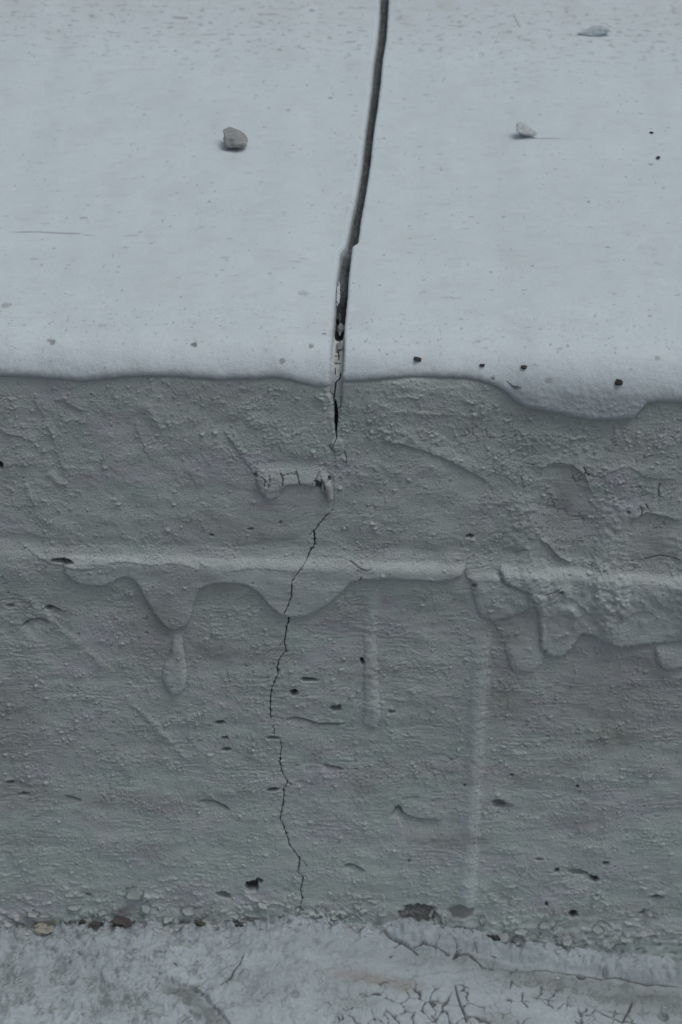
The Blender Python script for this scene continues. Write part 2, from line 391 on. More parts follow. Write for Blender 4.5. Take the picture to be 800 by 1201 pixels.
    # edges of thicker film on the upper face (raised above the line)
    for pts, a, dcy in [([(258, 500), (272, 520), (288, 543), (300, 560)], 0.75, 9), ([(440, 518), (470, 522), (500, 531), (530, 543), (555, 557), (572, 568), (580, 577)], 1.0, 8),
                        ([(632, 556), (640, 548), (652, 543), (668, 545), (680, 553), (688, 566), (693, 580)], 1.25, 7), ([(742, 618), (746, 608), (756, 602), (770, 603), (785, 608), (800, 612)], 1.3, 8),
                        ([(628, 630), (640, 637), (650, 648), (658, 655), (668, 659), (676, 655)], 1.7, 4), ([(60, 470), (75, 472), (90, 480), (105, 484)], .6, 6), ([(0, 509), (20, 512), (42, 520)], .7, 4),
                        ([(0, 549), (18, 547), (40, 549)], .55, 4), ([(155, 490), (165, 520), (176, 540)], .5, 4), ([(30, 455), (55, 500), (70, 545), (80, 570)], .45, 4),
                        ([(212, 545), (224, 560), (232, 580)], .4, 4), ([(690, 645), (700, 662), (708, 676)], .5, 4), ([(655, 690), (680, 706), (700, 728)], .6, 4), ([(760, 688), (770, 700), (778, 712)], .5, 4),
                        ([(585, 664), (590, 676), (596, 684), (618, 691), (645, 688)], .7, 3), ([(25, 640), (50, 655), (80, 662), (110, 665)], .6, 5), ([(120, 662), (145, 656), (175, 661), (205, 659), (235, 664)], .55, 4),
                        ([(520, 480), (545, 488), (575, 490)], .35, 3), ([(258, 668), (300, 664), (345, 667)], .4, 3), ([(700, 560), (735, 548), (760, 560), (800, 562)], .5, 5), ([(600, 610), (620, 600), (640, 606)], .5, 5)]:
        F.stroke(W(smooth_line(pts, 5)), a * 1.35, dcy, side=1)
    # ragged relief lines, scratches and trowel marks
    for pts, a, w in [([(18, 690), (60, 728), (100, 762), (130, 790)], .9, 2.4), ([(145, 815), (180, 850), (222, 894)], .75, 2.0), ([(170, 470), (185, 498), (195, 505)], .7, 2.2), ([(28, 565), (42, 590)], .7, 1.8),
                      ([(55, 555), (75, 570)], 1.0, 2.4), ([(410, 660), (440, 664), (480, 660)], .5, 2), ([(62, 520), (55, 540), (60, 560)], .5, 2), ([(450, 482), (520, 486), (575, 491)], .35, 1.3),
                      ([(600, 905), (700, 915), (800, 921)], .3, 1.6), ([(610, 700), (640, 720), (665, 700)], .4, 1.8), ([(130, 1075), (160, 1050), (175, 1060)], 1.0, 2), ([(300, 1050), (312, 1060), (324, 1058)], .8, 1.4)]:
        F.ridge(W(smooth_line(pts, 5)), a, w)
    # dents with a hard upper lip
    for pts, a, dcy in [([(455, 962), (462, 952), (468, 948), (474, 955), (490, 960), (520, 962)], -2.2, 5), ([(400, 1018), (409, 1014), (415, 1015), (430, 1023)], -1.8, 4), ([(330, 847), (345, 842), (362, 845), (378, 849), (398, 848)], -1.3, 4),
                        ([(378, 897), (392, 899), (404, 903)], -1.4, 4), ([(233, 940), (246, 939), (258, 943), (272, 951)], -1.5, 4), ([(75, 933), (85, 935), (97, 939)], -1.4, 3), ([(22, 736), (36, 727), (48, 726), (60, 731)], -1.5, 5),
                        ([(574, 940), (586, 937), (594, 942), (604, 945)], -2.2, 4), ([(662, 1022), (676, 1020), (690, 1026), (704, 1033)], -1.8, 3), ([(760, 1052), (770, 1050), (780, 1053)], -1.6, 4), ([(50, 713), (60, 711), (74, 717)], -1.4, 4),
                        ([(470, 936), (484, 935), (494, 937)], -.8, 2.5), ([(555, 1000), (590, 1002), (620, 1001)], -.5, 3), ([(690, 1090), (705, 1080), (720, 1088)], -.9, 3), ([(755, 1065), (765, 1075), (775, 1078)], -.9, 3),
                        ([(10, 920), (20, 915), (40, 925)], -.8, 3), ([(500, 890), (515, 884), (535, 892)], -.6, 3), ([(345, 918), (355, 916), (370, 921)], -.7, 3), ([(600, 880), (612, 872), (622, 880)], -.6, 4)]:
        L_ = W(smooth_line(pts, 5)); F.stroke(L_, a * 1.7, dcy * 1.3, side=-1, ramp=.6, wob=.4)
        if a < -1.0: F.groove(L_ - np.array([0, .9]), 1.3, .8, .62, fade=.3)  # dark band under the lip: its shade put into the colour
    # holes (x, y, width, height in photo pixels, depth mm, how dark inside)
    for k, (px, py, w, hh, dp, dk, rot) in enumerate([(75, 656, 28, 6, 3.5, .8, 0), (12, 711, 9, 4, 2, .5, 0), (58, 714, 8, 6, 2.2, .6, 0), (425, 776, 5, 8, 4, 1, .2), (345, 812, 9, 8, 4, .95, 0), (362, 797, 19, 5, 3, .8, -.1), (393, 831, 14, 7, 2.6, .7, -.2), (398, 828, 4, 4, 2, .8, 0),
                        (258, 848, 12, 5, 3, .9, 0), (264, 866, 8, 4, 2.5, .8, 0), (266, 880, 12, 4, 2.5, .8, .1), (320, 926, 16, 5, 3, .9, .1), (320, 866, 18, 4, 1.6, .6, 0), (295, 1041, 16, 15, 5, 1, 0), (304, 1034, 10, 6, 4, 1, 0), (262, 1050, 20, 8, 2.4, .55, -.4),
                        (467, 949, 8, 5, 2.5, .6, 0), (586, 944, 20, 9, 2.6, .55, -.3), (409, 1016, 9, 4, 2, .7, 0), (653, 1021, 7, 6, 3, .95, 0), (697, 1032, 12, 7, 3.5, .95, -.3), (677, 1025, 26, 6, 1.5, .35, -.2), (710, 1013, 9, 5, 2, .8, .1),
                        (672, 1073, 13, 9, 4, 1, -.1), (770, 1053, 15, 6, 2.4, .7, 0), (641, 1061, 5, 5, 3, .9, 0), (677, 922, 4, 4, 2, .9, 0), (551, 629, 9, 4, 3, .95, -.1), (1, 546, 6, 7, 3, 1, 0), (600, 909, 4, 3, 2, .8, 0), (12, 918, 9, 5, 2.5, .8, 0), (28, 932, 14, 4, 2, .6, 0),
                        (374, 567, 8, 10, 3, .8, .4), (386, 561, 4, 5, 2, .6, 0), (300, 556, 5, 4, 1.5, .5, 0), (658, 690, 5, 4, 1.6, .7, 0), (556, 685, 6, 6, 1.2, .6, 0), (248, 628, 6, 3, 1.5, .7, 0), (294, 620, 7, 3, 1.5, .6, 0), (329, 613, 4, 4, 1, .4, 0), (459, 835, 9, 4, 1.4, .6, 0), (545, 920, 4, 3, 1.4, .6, 0),
                        (390, 850, 30, 4, 1, .4, 0), (480, 1010, 5, 4, 1.2, .5, 0), (753, 1072, 9, 5, 1.6, .5, 0), (632, 1008, 9, 4, 1.2, .5, 0), (104, 1050, 9, 4, 1.4, .4, 0), (737, 600, 3, 4, 1.2, .5, .3), (690, 556, 3, 3, 1, .5, 0)]):
        c = on_wall(px, py)
        F.hole(c, w * .27, hh * .36, dp, dk, rot, k)
    # many small unplaced pits, streaked sideways
    pit = sstep(.60, .75, perlin(X / 4.6, S / 1.5, 80)) * sstep(.05, .4, perlin(X / 30, S / 22, 81)) * face * (1 - .7 * up)
    F.h -= 0.8 * pit; F.dirt = np.maximum(F.dirt, .25 * pit)
    # hair cracks in the film
    for pts, w in [([(305, 556), (311, 560), (310, 568)], .28), ([(316, 554), (317, 562), (315, 568)], .28), ([(329, 553), (332, 560), (331, 567)], .6), ([(331, 556), (342, 554), (350, 556)], .25), ([(347, 551), (350, 560), (352, 568)], .5),
                   ([(366, 566), (372, 558), (375, 552)], .35), ([(381, 574), (380, 565), (376, 560)], .6), ([(403, 530), (406, 537), (406, 545)], .35), ([(386, 522), (389, 528), (394, 530), (400, 528)], .35),
                   ([(684, 546), (687, 551), (685, 558)], .5), ([(750, 592), (753, 597), (752, 605)], .5), ([(757, 590), (760, 596)], .4), ([(774, 566), (772, 574), (773, 582)], .45), ([(640, 692), (650, 690), (658, 684)], .4),
                   ([(410, 656), (420, 662), (432, 666)], .4), ([(425, 672), (421, 678), (414, 682)], .4), ([(755, 655), (775, 651), (798, 655)], .4), ([(333, 752), (329, 756), (327, 757)], .35), ([(324, 783), (329, 787)], .3), ([(338, 918), (343, 921)], .35), ([(351, 1008), (357, 1011), (360, 1016)], .3), ([(345, 1066), (351, 1063), (356, 1068)], .5), ([(367, 624), (363, 628)], .35)]:
        F.groove(W(pts), w, .8, .8)
    fine = voro_edge(wx / 7 + 50, wy / 6 + 50)
    crz = sstep(.08, .02, fine) * sstep(.2, .5, perlin(X / 16, S / 13, 83)) * up * face * sstep(20, 90, X)
    F.h -= .5 * crz; F.dirt = np.maximum(F.dirt, .45 * crz)
    dc = np.abs(X - (seam_left(S) if side < 0 else seam_right(S))) if side else 0
    chip = sstep(1.7, .2, dc) * sstep(.15, .5, perlin(X / 3, S / 2.6, 172) + .4 * perlin(X / 1.2, S / 1.2, 173)) * (S < on_wall(390, 598)[1]) * (S > 8)
    F.h -= .7 * chip; F.dirt = np.maximum(F.dirt, .32 * chip)
    # stains: brownish weathering, rust specks, worn strip at the foot
    F.rust += face * 0.32 * sstep(.1, .8, perlin(X / 45, S / 30, 84) + .45 * perlin(X / 14, S / 5, 85)) * sstep(S_FACE * 900, S_FACE * 600, S)
    for px, py, rx, ry, v in [(598, 742, 36, 16, .4), (590, 800, 20, 60, .35), (663, 590, 16, 45, .45), (770, 640, 22, 35, .4), (190, 730, 30, 40, .45), (720, 830, 90, 60, .35), (383, 575, 5, 7, .8), (145, 1068, 14, 8, 1.), (300, 1078, 30, 6, .6), (55, 1083, 30, 8, .8), (10, 860, 40, 60, .4)]:
        c = on_wall(px, py)
        F.rust += v * np.exp(-((X - c[0]) / (rx * .5)) ** 2 - ((S - c[1]) / (ry * .61)) ** 2)
    c = on_wall(492, 1073); w = sstep(1.1, .75, np.hypot((X - c[0]) / 13, (S - c[1]) / 9) + .3 * perlin(X / 5, S / 5, 86))
    F.h -= 2.6 * w; F.dirt = np.maximum(F.dirt, w * (.50 + .3 * perlin(X / 1.6, S / 1.2, 87))); F.rust += .7 * w; F.h += w * .8 * perlin(X / 2.2, S / 2, 88)
    c = on_wall(540, 1070); w = sstep(1.1, .7, np.hypot((X - c[0]) / 9, (S - c[1]) / 7) + .3 * perlin(X / 5, S / 5, 89))
    F.h -= 1.4 * w; F.dirt = np.maximum(F.dirt, w * .3); F.rust += .6 * w
    foot = sstep(16, 5, S) * face
    F.dirt = np.maximum(F.dirt, foot * .55 * sstep(.25, .55, perlin(wx / 5, wy / 3.4, 90)))
    # white coat over the top, rolled down over the edge
    d = S - zl
    coat = np.sqrt(np.clip(1 - (1 - np.clip(d / 5.0, 0, 1)) ** 2, 0, 1)) * (d > 0)
    if side < 0: thick = 3.6 - 1.6 * sstep(-42, -22, X) + .7 * perlin(X / 25, 0 * X, 160)
    else: thick = 3.0 + .6 * perlin(X / 25, 0 * X, 161) + 1.0 * np.exp(-((X - on_wall(690, 470)[0]) / 36) ** 2)
    F.h += thick * coat
    F.h -= .45 * sstep(-2.2, -.3, d) * (d <= 0)
    F.label[d > 0] = 1
    t = (d > 0).astype(f32)
    F.h += t * (0.30 * perlin(X / 15, S / 18, 91) + 0.10 * perlin(X / 5, S / 6, 92) + 0.04 * perlin(X / 2, S / 2.5, 93))
    F.h += t * (1 - top) * .18 * perlin(X / 3, S / 3, 94)
    if side > 0:
        c = on_wall(695, 478)
        F.h += t * .35 * sstep(.1, .6, n2) * np.exp(-((X - c[0]) / 40) ** 2 - ((S - c[1]) / 9) ** 2)
    F.h += t * top * (.12 * perlin(X / 40, S / 6, 108) + .07 * perlin(X / 18, S / 3, 109))
    # pits and marks in the top coat
    tp = t * top
    pk = sstep(.62, .72, perlin(X / 4.5, S / 3.6, 95)) * sstep(-.05, .35, perlin(X / 40, S / 50, 96))
    F.h -= tp * .2 * pk; F.dirt = np.maximum(F.dirt, tp * .38 * pk)
    pk = sstep(.68, .76, perlin(X / 8.5, S / 3.4, 97)) * sstep(-.2, .3, perlin(X / 35, S / 40, 195))
    F.h -= tp * .15 * pk; F.dirt = np.maximum(F.dirt, tp * .30 * pk)
    edge_sp = t * sstep(.55, .68, perlin(X / 3.0, S / 2.6, 98)) * np.exp(-((S - S_TOP * 1000 - 6) / 22) ** 2)
    F.dirt = np.maximum(F.dirt, .30 * edge_sp); F.h -= .3 * edge_sp
    for pts, w, dk in [([(8, 278), (40, 278), (80, 279), (117, 282)], .9, .55), ([(137, 281), (165, 283)], .7, .35), ([(622, 168), (640, 168), (660, 169)], 1.0, .45), ([(200, 25), (222, 27)], 2.2, .5), ([(310, 22), (330, 23)], 1.5, .35), ([(715, 272), (700, 271), (685, 272)], .7, .3),
                       ([(440, 168), (450, 167)], .7, .3), ([(190, 45), (178, 48)], 1.5, .3), ([(345, 306), (360, 308)], .6, .3), ([(315, 310), (357, 312)], .5, .3), ([(508, 355), (550, 354)], .7, .25), ([(765, 312), (778, 316)], 1.6, .2), ([(600, 20), (610, 40)], 1.2, .3)]:
        F.groove(W(pts), w, .35, dk, fade=.2)
    for px, py, r, dk in [(310, 155, 1, .5), (228, 408, 1.6, .8), (62, 405, 1.8, .6), (58, 403, 1.2, .5), (380, 395, 1.4, .7), (365, 409, 1.4, .6), (331, 425, 1.6, .55), (763, 197, 1.6, .5), (355, 62, 1.5, .45), (328, 64, 1.6, .5), (388, 118, 1.6, .55), (206, 65, 1.4, .4), (354, 3, 2.2, .5), (366, 17, 2.2, .5),
                          (590, 260, 1.4, .4), (445, 340, .9, .4), (421, 343, .9, .4), (497, 347, 1.2, .3), (560, 405, 1.4, .3), (665, 411, 1, .4), (770, 423, 1.6, .4), (642, 446, 1.8, .35), (578, 443, 1.2, .7), (690, 243, 1.2, .5), (712, 297, 1.2, .5), (624, 318, 1.1, .5), (245, 242, 1.2, .4), (480, 270, 1, .4),
                          (450, 305, .9, .45), (390, 290, 1, .3), (200, 235, 1, .3), (98, 262, 2.2, .35), (120, 388, 2.4, .2), (355, 348, 3, .3), (8, 364, 3, .35), (80, 317, 1.3, .3), (140, 255, 1.2, .3), (470, 400, 1, .3), (540, 380, 1.2, .3), (600, 120, 1.3, .3), (580, 118, 1, .4), (746, 124, 1.2, .3), (783, 155, 1.2, .4), (681, 104, 1.2, .35)]:
        c = on_wall(px, py); F.hole(c, r * 1.2, r * .95, .2, dk, 0, int(px) % 17)
    back = tp * sstep(on_wall(400, 85)[1], on_wall(400, 10)[1], S + 14 * perlin(X / 40, S / 20, 110))
    F.worn += back * (.22 + .35 * sstep(.1, .7, perlin(X / 14, S / 9, 99) + .5 * perlin(X / 4, S / 3, 100) + .4 * perlin(X / 1.7, S / 1.7, 103)))
    F.worn += tp * (.22 * sstep(.1, .7, perlin(X / 30, S / 40, 101) + .4 * perlin(X / 12, S / 8, 105)) + .30 * sstep(.35, .75, perlin(X / 16, S / 5, 106) + .4 * perlin(X / 5, S / 2.5, 107)))
    pk = sstep(.35, .62, perlin(X / 7, S / 4.5, 102) + .25 * perlin(X / 2, S / 2, 104)) * tp * np.exp(-((S - on_wall(400, 38)[1]) / 60) ** 2)
    F.dirt = np.maximum(F.dirt, .34 * pk)

# ------------------------------------------------------------------ materials
def material(name, build):
    mt = bpy.data.materials.new(name); mt.use_nodes = True
    nt = mt.node_tree; b = nt.nodes['Principled BSDF']
    build(nt, nt.nodes.new, nt.links.new, b)
    return mt
def mixc(nt, fac, a, b, op='MIX'):
    n = nt.nodes.new('ShaderNodeMix'); n.data_type = 'RGBA'; n.blend_type = op; n.clamp_factor = True
    for sock, v in ((n.inputs[0], fac), (n.inputs[6], a), (n.inputs[7], b)):
        if isinstance(v, bpy.types.NodeSocket): nt.links.new(v, sock)
        elif isinstance(v, (int, float)): sock.default_value = v
        else: sock.default_value = (*v, 1)
    return n.outputs[2]
def tex_noise(nt, scale, detail=4, rough=.55, stretch=(1, 1, 1), off=0.0):
    tc = nt.nodes.new('ShaderNodeTexCoord'); mp = nt.nodes.new('ShaderNodeMapping')
    mp.inputs['Scale'].default_value = stretch; mp.inputs['Location'].default_value = (off, off * .7, off * .3)
    n = nt.nodes.new('ShaderNodeTexNoise')
    n.inputs['Scale'].default_value = scale; n.inputs['Detail'].default_value = detail; n.inputs['Roughness'].default_value = rough
    nt.links.new(tc.outputs['Object'], mp.inputs['Vector']); nt.links.new(mp.outputs['Vector'], n.inputs['Vector'])
    return n.outputs['Fac']
def ramp(nt, sock, a, b, lo=0.0, hi=1.0):
    n = nt.nodes.new('ShaderNodeMapRange'); n.clamp = True
    for k, v in ((1, a), (2, b), (3, lo), (4, hi)): n.inputs[k].default_value = v
    nt.links.new(sock, n.inputs[0]); return n.outputs[0]
def attr(nt, name):
    n = nt.nodes.new('ShaderNodeAttribute'); n.attribute_name = name; return n.outputs['Fac']
def mul(nt, a, b):
    n = nt.nodes.new('ShaderNodeMath'); n.operation = 'MULTIPLY'
    nt.links.new(a, n.inputs[0])
    if isinstance(b, (int, float)): n.inputs[1].default_value = b
    else: nt.links.new(b, n.inputs[1])
    return n.outputs[0]
def bump(nt, b, h, strength, dist):
    n = nt.nodes.new('ShaderNodeBump'); n.inputs['Strength'].default_value = 1.0; n.inputs['Distance'].default_value = dist * strength
    nt.links.new(h, n.inputs['Height']); nt.links.new(n.outputs['Normal'], b.inputs['Normal'])

PAINT = (0.595, 0.66, 0.63)
def paint(base, mottle, grit, worn_shade_col=(.40, .42, .385), dirt_shade_col=(.075, .073, .068), rust_col=(.34, .315, .30), flecks=0.0, unseen_dark=None, hues=None):
    def build(nt, N, L, b):
        c = mixc(nt, ramp(nt, tex_noise(nt, 14, 5, .6), .35, .65), base, tuple(v * (1 - mottle) for v in base))
        if hues:
            c = mixc(nt, ramp(nt, tex_noise(nt, 22, 5, .6, (1, 1, 1), 17), .40, .62), c, hues[0])
            c = mixc(nt, ramp(nt, tex_noise(nt, 26, 5, .6, (1, 1, 1.6), 27), .52, .68), c, hues[1])
        c = mixc(nt, ramp(nt, tex_noise(nt, 60, 5, .65, (1, 1, 2.2), 3), .45, .72, 0, mottle * 2.2), c, tuple(v * .72 for v in base))
        c = mixc(nt, ramp(nt, tex_noise(nt, 420, 4, .7, (1, 1, 1.5), 9), .50, .75, 0, mottle * 2.5), c, tuple(v * .62 for v in base))
        c = mixc(nt, attr(nt, 'worn'), c, worn_shade_col)
        c = mixc(nt, attr(nt, 'rust'), c, rust_col)
        if flecks:
            f = mul(nt, ramp(nt, tex_noise(nt, 330, 1.5, .4, (1, .8, 1), 21), .70, .74), ramp(nt, tex_noise(nt, 30, 3, .5, (1, 1, 1), 33), .45, .6, .2, 1))
            c = mixc(nt, mul(nt, f, flecks), c, (.16, .16, .155))
        c = mixc(nt, attr(nt, 'dirt'), c, dirt_shade_col)
        if unseen_dark: c = mixc(nt, attr(nt, 'unseen_dark'), c, unseen_dark)
        L(c, b.inputs['Base Color'])
        b.inputs['Roughness'].default_value = .62
        b.inputs['Specular IOR Level'].default_value = .35
        bump(nt, b, tex_noise(nt, 900, 5, .7, (1, 1, 1.3), 5), grit, .0016)
    return build
M_FACE = material('weathered_paint', paint(PAINT, .10, .75, hues=((.57, .655, .61), (.59, .60, .625))))
M_TOP = material('white_paint', paint((.546, .617, .642), .05, .30, worn_shade_col=(.45, .495, .485), flecks=.4, dirt_shade_col=(.10, .10, .095)))
M_RUN = material('thick_paint', paint((.60, .665, .645), .07, .6))
M_GROUND = material('dirty_ground_paint', paint((.525, .60, .625), .16, .9, worn_shade_col=(.25, .285, .28), rust_col=(.36, .35, .32), unseen_dark=(.07, .07, .068)))
def plain(base, var, rough=.8, scale=300, grit=.6):
    def build(nt, N, L, b):
        c = mixc(nt, ramp(nt, tex_noise(nt, scale, 5, .65), .3, .7), tuple(v * (1 - var) for v in base), tuple(v * (1 + var) for v in base))
        L(c, b.inputs['Base Color']); b.inputs['Roughness'].default_value = rough
        b.inputs['Specular IOR Level'].default_value = .3
        bump(nt, b, tex_noise(nt, scale * 4, 5, .7, (1, 1, 1), 3), grit, .0006)
    return build
M_MASTIC = material('grimy_mastic', paint((.16, .175, .175), .2, .9, worn_shade_col=(.27, .29, .285), dirt_shade_col=(.045, .046, .045)))
M_FLAKE = material('chalky_flake', plain((.64, .69, .67), .08, .8, 350))
M_MORTAR = material('loose_mortar', plain((.24, .245, .245), .3, .9, 400))
M_PEBBLE = material('grey_stone', plain((.27, .285, .27), .28, .85, 260))
M_CHIP = material('pale_concrete', plain((.43, .468, .475), .2, .85, 350))
M_BLUE = material('bluish_chip', plain((.40, .46, .49), .25, .8, 300))
M_DARK = material('dark_grit', plain((.055, .055, .055), .4, .9, 600))
M_TAN = material('tan_stone', plain((.33, .315, .275), .2, .9, 350))
M_BROWN = material('brown_debris', plain((.095, .088, .08), .45, .9, 400))

# ------------------------------------------------------------------ objects
def tag(o, label=None, cat=None, group=None, kind=None):
    if label: o['label'] = label
    if cat: o['category'] = cat
    if group: o['group'] = group
    if kind: o['kind'] = kind
    return o
def grid_object(name, P, quads, mat, attrs, parent=None):
    used, inv = np.unique(quads, return_inverse=True)
    q = inv.reshape(quads.shape)
    me = bpy.data.meshes.new(name)
    me.vertices.add(len(used)); me.vertices.foreach_set('co', P[used].astype(f32).ravel())
    me.loops.add(q.size); me.loops.foreach_set('vertex_index', q.astype(np.int32).ravel())
    me.polygons.add(len(q)); me.polygons.foreach_set('loop_start', np.arange(0, q.size, 4, dtype=np.int32))
    me.polygons.foreach_set('use_smooth', np.ones(len(q), bool))
    me.update(calc_edges=True)
    for n, a in attrs.items():
        at = me.attributes.new(n, 'FLOAT', 'POINT'); at.data.foreach_set('value', a[used].astype(f32))
    me.materials.append(mat)
    o = bpy.data.objects.new(name, me); COL.objects.link(o)
    if parent: o.parent = parent
    return o
def quads_of(nr, nc, flip=False):
    i = np.arange(nr * nc).reshape(nr, nc)
    q = np.stack([i[:-1, :-1], i[:-1, 1:], i[1:, 1:], i[1:, :-1]], -1).reshape(-1, 4)
    return q[:, ::-1] if flip else q
def obj_from_bm(name, bm, mat, parent=None, smooth=True):
    me = bpy.data.meshes.new(name); bm.normal_update(); bm.to_mesh(me); bm.free()
    for p in me.polygons: p.use_smooth = smooth
    me.materials.append(mat)
    o = bpy.data.objects.new(name, me); COL.objects.link(o)
    if parent: o.parent = parent
    return o

# ------------------------------------------------------------------ the wall
wall = bpy.data.objects.new('concrete_wall', None); COL.objects.link(wall)
tag(wall, 'low concrete wall under thick white paint, split by a joint and a thin crack', 'wall', kind='thing')
def spread(segments):
    out = [0.0]
    for end, step in segments:
        while out[-1] < end - 1e-9: out.append(min(end, out[-1] + step))
    return np.array(out)
s_rows = np.concatenate([np.arange(-32, S_FACE * 1000, .60), np.arange(S_FACE * 1000, S_TOP * 1000 + 12, .62),
                         S_TOP * 1000 + 12 + np.cumsum(np.concatenate([np.linspace(.7, 1.5, 40), np.full(345, 1.55), np.linspace(2, 40, 14)]))])
dist_in = spread([(200, .5), (290, .8)])
dist_out = 290 + np.cumsum(np.geomspace(1.2, 170, 26))
cols = np.concatenate([dist_in, dist_out])
depths = np.array([10, 8, 6, 4.2, 2.8, 1.7, .9, .35])           # cheeks of the joint, going in
NAMES = {0: ('concrete_face', M_FACE), 1: ('top_coat', M_TOP), 2: ('paint_run', M_RUN), 3: ('paint_run', M_RUN), 4: ('paint_blob', M_RUN), 5: ('paint_drip', M_RUN), 6: ('paint_drip', M_RUN), 7: ('paint_drip', M_RUN), 8: ('paint_drip', M_RUN)}
FIELDS = {}
for side in (-1, 1):
    seam = seam_left(s_rows) if side < 0 else seam_right(s_rows)
    w = np.exp(-(cols / 95.0) ** 2)
    X = side * cols[None, :] + seam[:, None] * w[None, :]
    S = np.repeat(s_rows[:, None], len(cols), 1)
    F = Field(X, S); shape_wall(F, side); FIELDS[side] = F
    # soft arris where the coat turns into the joint
    gap = np.maximum(seam_right(s_rows) - seam_left(s_rows), 0)[:, None]
    rr = np.clip(gap * .45, 0, 2.4 if side < 0 else 1.3)
    near = np.clip(1 - cols[None, :] / np.maximum(rr, .01), 0, 1)
    F.h -= (rr * .85 * near ** 1.6).astype(f32)
    h = F.h
    nd = len(depths)
    jit = .35 * perlin(S[:, :1] / 2.5, S[:, :1] * 0 + depths[None, :] / 2.5, 120 + side)
    Xi = seam[:, None] + jit * np.clip(depths[None, :] / 2, 0, 1) * np.clip(gap / 2, 0, 1)
    if side < 0: Xi = Xi + np.minimum(depths[None, :] * .22, .13 * gap) * np.clip(gap / 3, 0, 1)
    hi = h[:, :1] * 0 + (h[:, :1] - depths[None, :] - np.zeros_like(gap))
    Xa, ha = np.concatenate([Xi, X], 1), np.concatenate([hi, h], 1)
    by, bz, ny, nz = profile(s_rows / 1000)
    P = np.stack([Xa / 1000, by[:, None] + ny[:, None] * ha / 1000, bz[:, None] + nz[:, None] * ha / 1000], -1).reshape(-1, 3)
    ext = lambda a: np.concatenate([np.repeat(a[:, :1], nd, 1), a], 1).ravel()
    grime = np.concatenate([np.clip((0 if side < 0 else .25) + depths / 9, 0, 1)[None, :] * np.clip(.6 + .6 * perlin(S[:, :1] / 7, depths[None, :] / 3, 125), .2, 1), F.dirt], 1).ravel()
    AT = {'dirt': grime, 'rust': ext(F.rust), 'worn': ext(F.worn)}
    lab = ext(F.label)
    q = quads_of(*Xa.shape, flip=side < 0)
    ql = lab[q[:, 0]]
    for k in range(9):
        sel = q[ql == k]
        if len(sel) < 40: continue
        o = grid_object(NAMES[k][0], P, sel, NAMES[k][1], AT, wall)
        if k == 5: o['label'] = 'single teardrop of paint hanging below its run'
        if k == 1: o['label'] = 'thick white coat rolled over the edge, %s' % ('with an even lip' if side < 0 else 'with one deep sag in its lip')
    # far end and back are plain sheets
back = bmesh.new()
yb = EDGE_R + (s_rows[-1] / 1000 - S_TOP); xe = float(cols[-1]) / 1000
vs = [back.verts.new(v) for v in ((-xe, yb, -.02), (xe, yb, -.02), (xe, yb, WALL_H), (-xe, yb, WALL_H), (-xe, 0.0, -.02), (xe, 0.0, -.02), (-xe, 0.0, WALL_H - .013), (xe, 0, WALL_H - .013), (-xe, .013, WALL_H), (xe, .013, WALL_H))]
for f in ((1, 0, 3, 2), (0, 4, 6, 8, 3), (5, 1, 2, 9, 7)): back.faces.new([vs[i] for i in f])
obj_from_bm('wall_back', back, M_FACE, wall, smooth=False)

def height_at(side, x, s):
    F = FIELDS[side]; i = int(np.argmin(np.abs(s_rows - s))); j = int(np.argmin(np.abs(F.X[i] - x)))
    return float(F.h[i, j])

# ------------------------------------------------------------------ what fills the joint
def filler(name, s0, s1, mat, depth_fn, extra=None, step=.5, n=26, over=1.2):
    s = np.arange(s0, s1, step)
    a, b = seam_left(s) - over, seam_right(s) + over
    t = np.linspace(0, 1, n)
    X = a[:, None] + (b - a)[:, None] * t[None, :]; S = np.repeat(s[:, None], n, 1)
    F = Field(X, S); F.label = None
    F.h = depth_fn(X, S).astype(f32)
    if extra: extra(F)
    by, bz, ny, nz = profile(s / 1000)
    P = np.stack([X / 1000, by[:, None] + ny[:, None] * F.h / 1000, bz[:, None] + nz[:, None] * F.h / 1000], -1).reshape(-1, 3)
    return grid_object(name, P, quads_of(*X.shape), mat, {'dirt': F.dirt.ravel(), 'rust': F.rust.ravel(), 'worn': F.worn.ravel()}, wall)
sY = lambda y: on_wall(400, y)[1]
filler('joint_backing', 5, s_rows[-1] - 5, M_DARK, lambda X, S: -9.6 + .3 * perlin(X / 4, S / 6, 131), step=2.0, n=6, over=.6)
def mastic_depth(X, S):
    return -7.0 + .8 * perlin(X / 6, S / 30, 132) + .4 * perlin(X / 3, S / 6, 133) + .25 * perlin(X / 1.2, S / 2, 134) - 6 * sstep(sY(338), sY(348), S) * 0 - 5 * sstep(sY(330), sY(350), S) * (S < sY(330)) - .8 * np.exp(-((S - sY(105)) / 60) ** 2)
def mastic_grime(F):
    F.h += .8 * sstep(.1, .4, perlin(F.X / 2, F.S / 5, 180)) + .5 * grains(F.X / 2, F.S / 2.4, .4, .15, .45, 6) - .6 * sstep(.3, .5, perlin(F.X / 3, F.S / 11, 181))
    F.dirt = np.clip(.0 + .8 * perlin(F.X / 3.5, F.S / 16, 182) + .5 * perlin(F.X / 1.3, F.S / 3, 183), 0, .85).astype(f32)
    F.worn = (.8 * sstep(.3, .6, perlin(F.X / 1.6, F.S / 6, 184))).astype(f32)
filler('joint_mastic', sY(347), s_rows[-1] - 5, M_MASTIC, mastic_depth, mastic_grime, step=.8)
def painted_depth(X, S):
    return -1.6 - 1.6 * sstep(sY(440), sY(392), S) + .35 * perlin(X / 3, S / 5, 135) + .15 * perlin(X / 1.3, S / 1.6, 136)
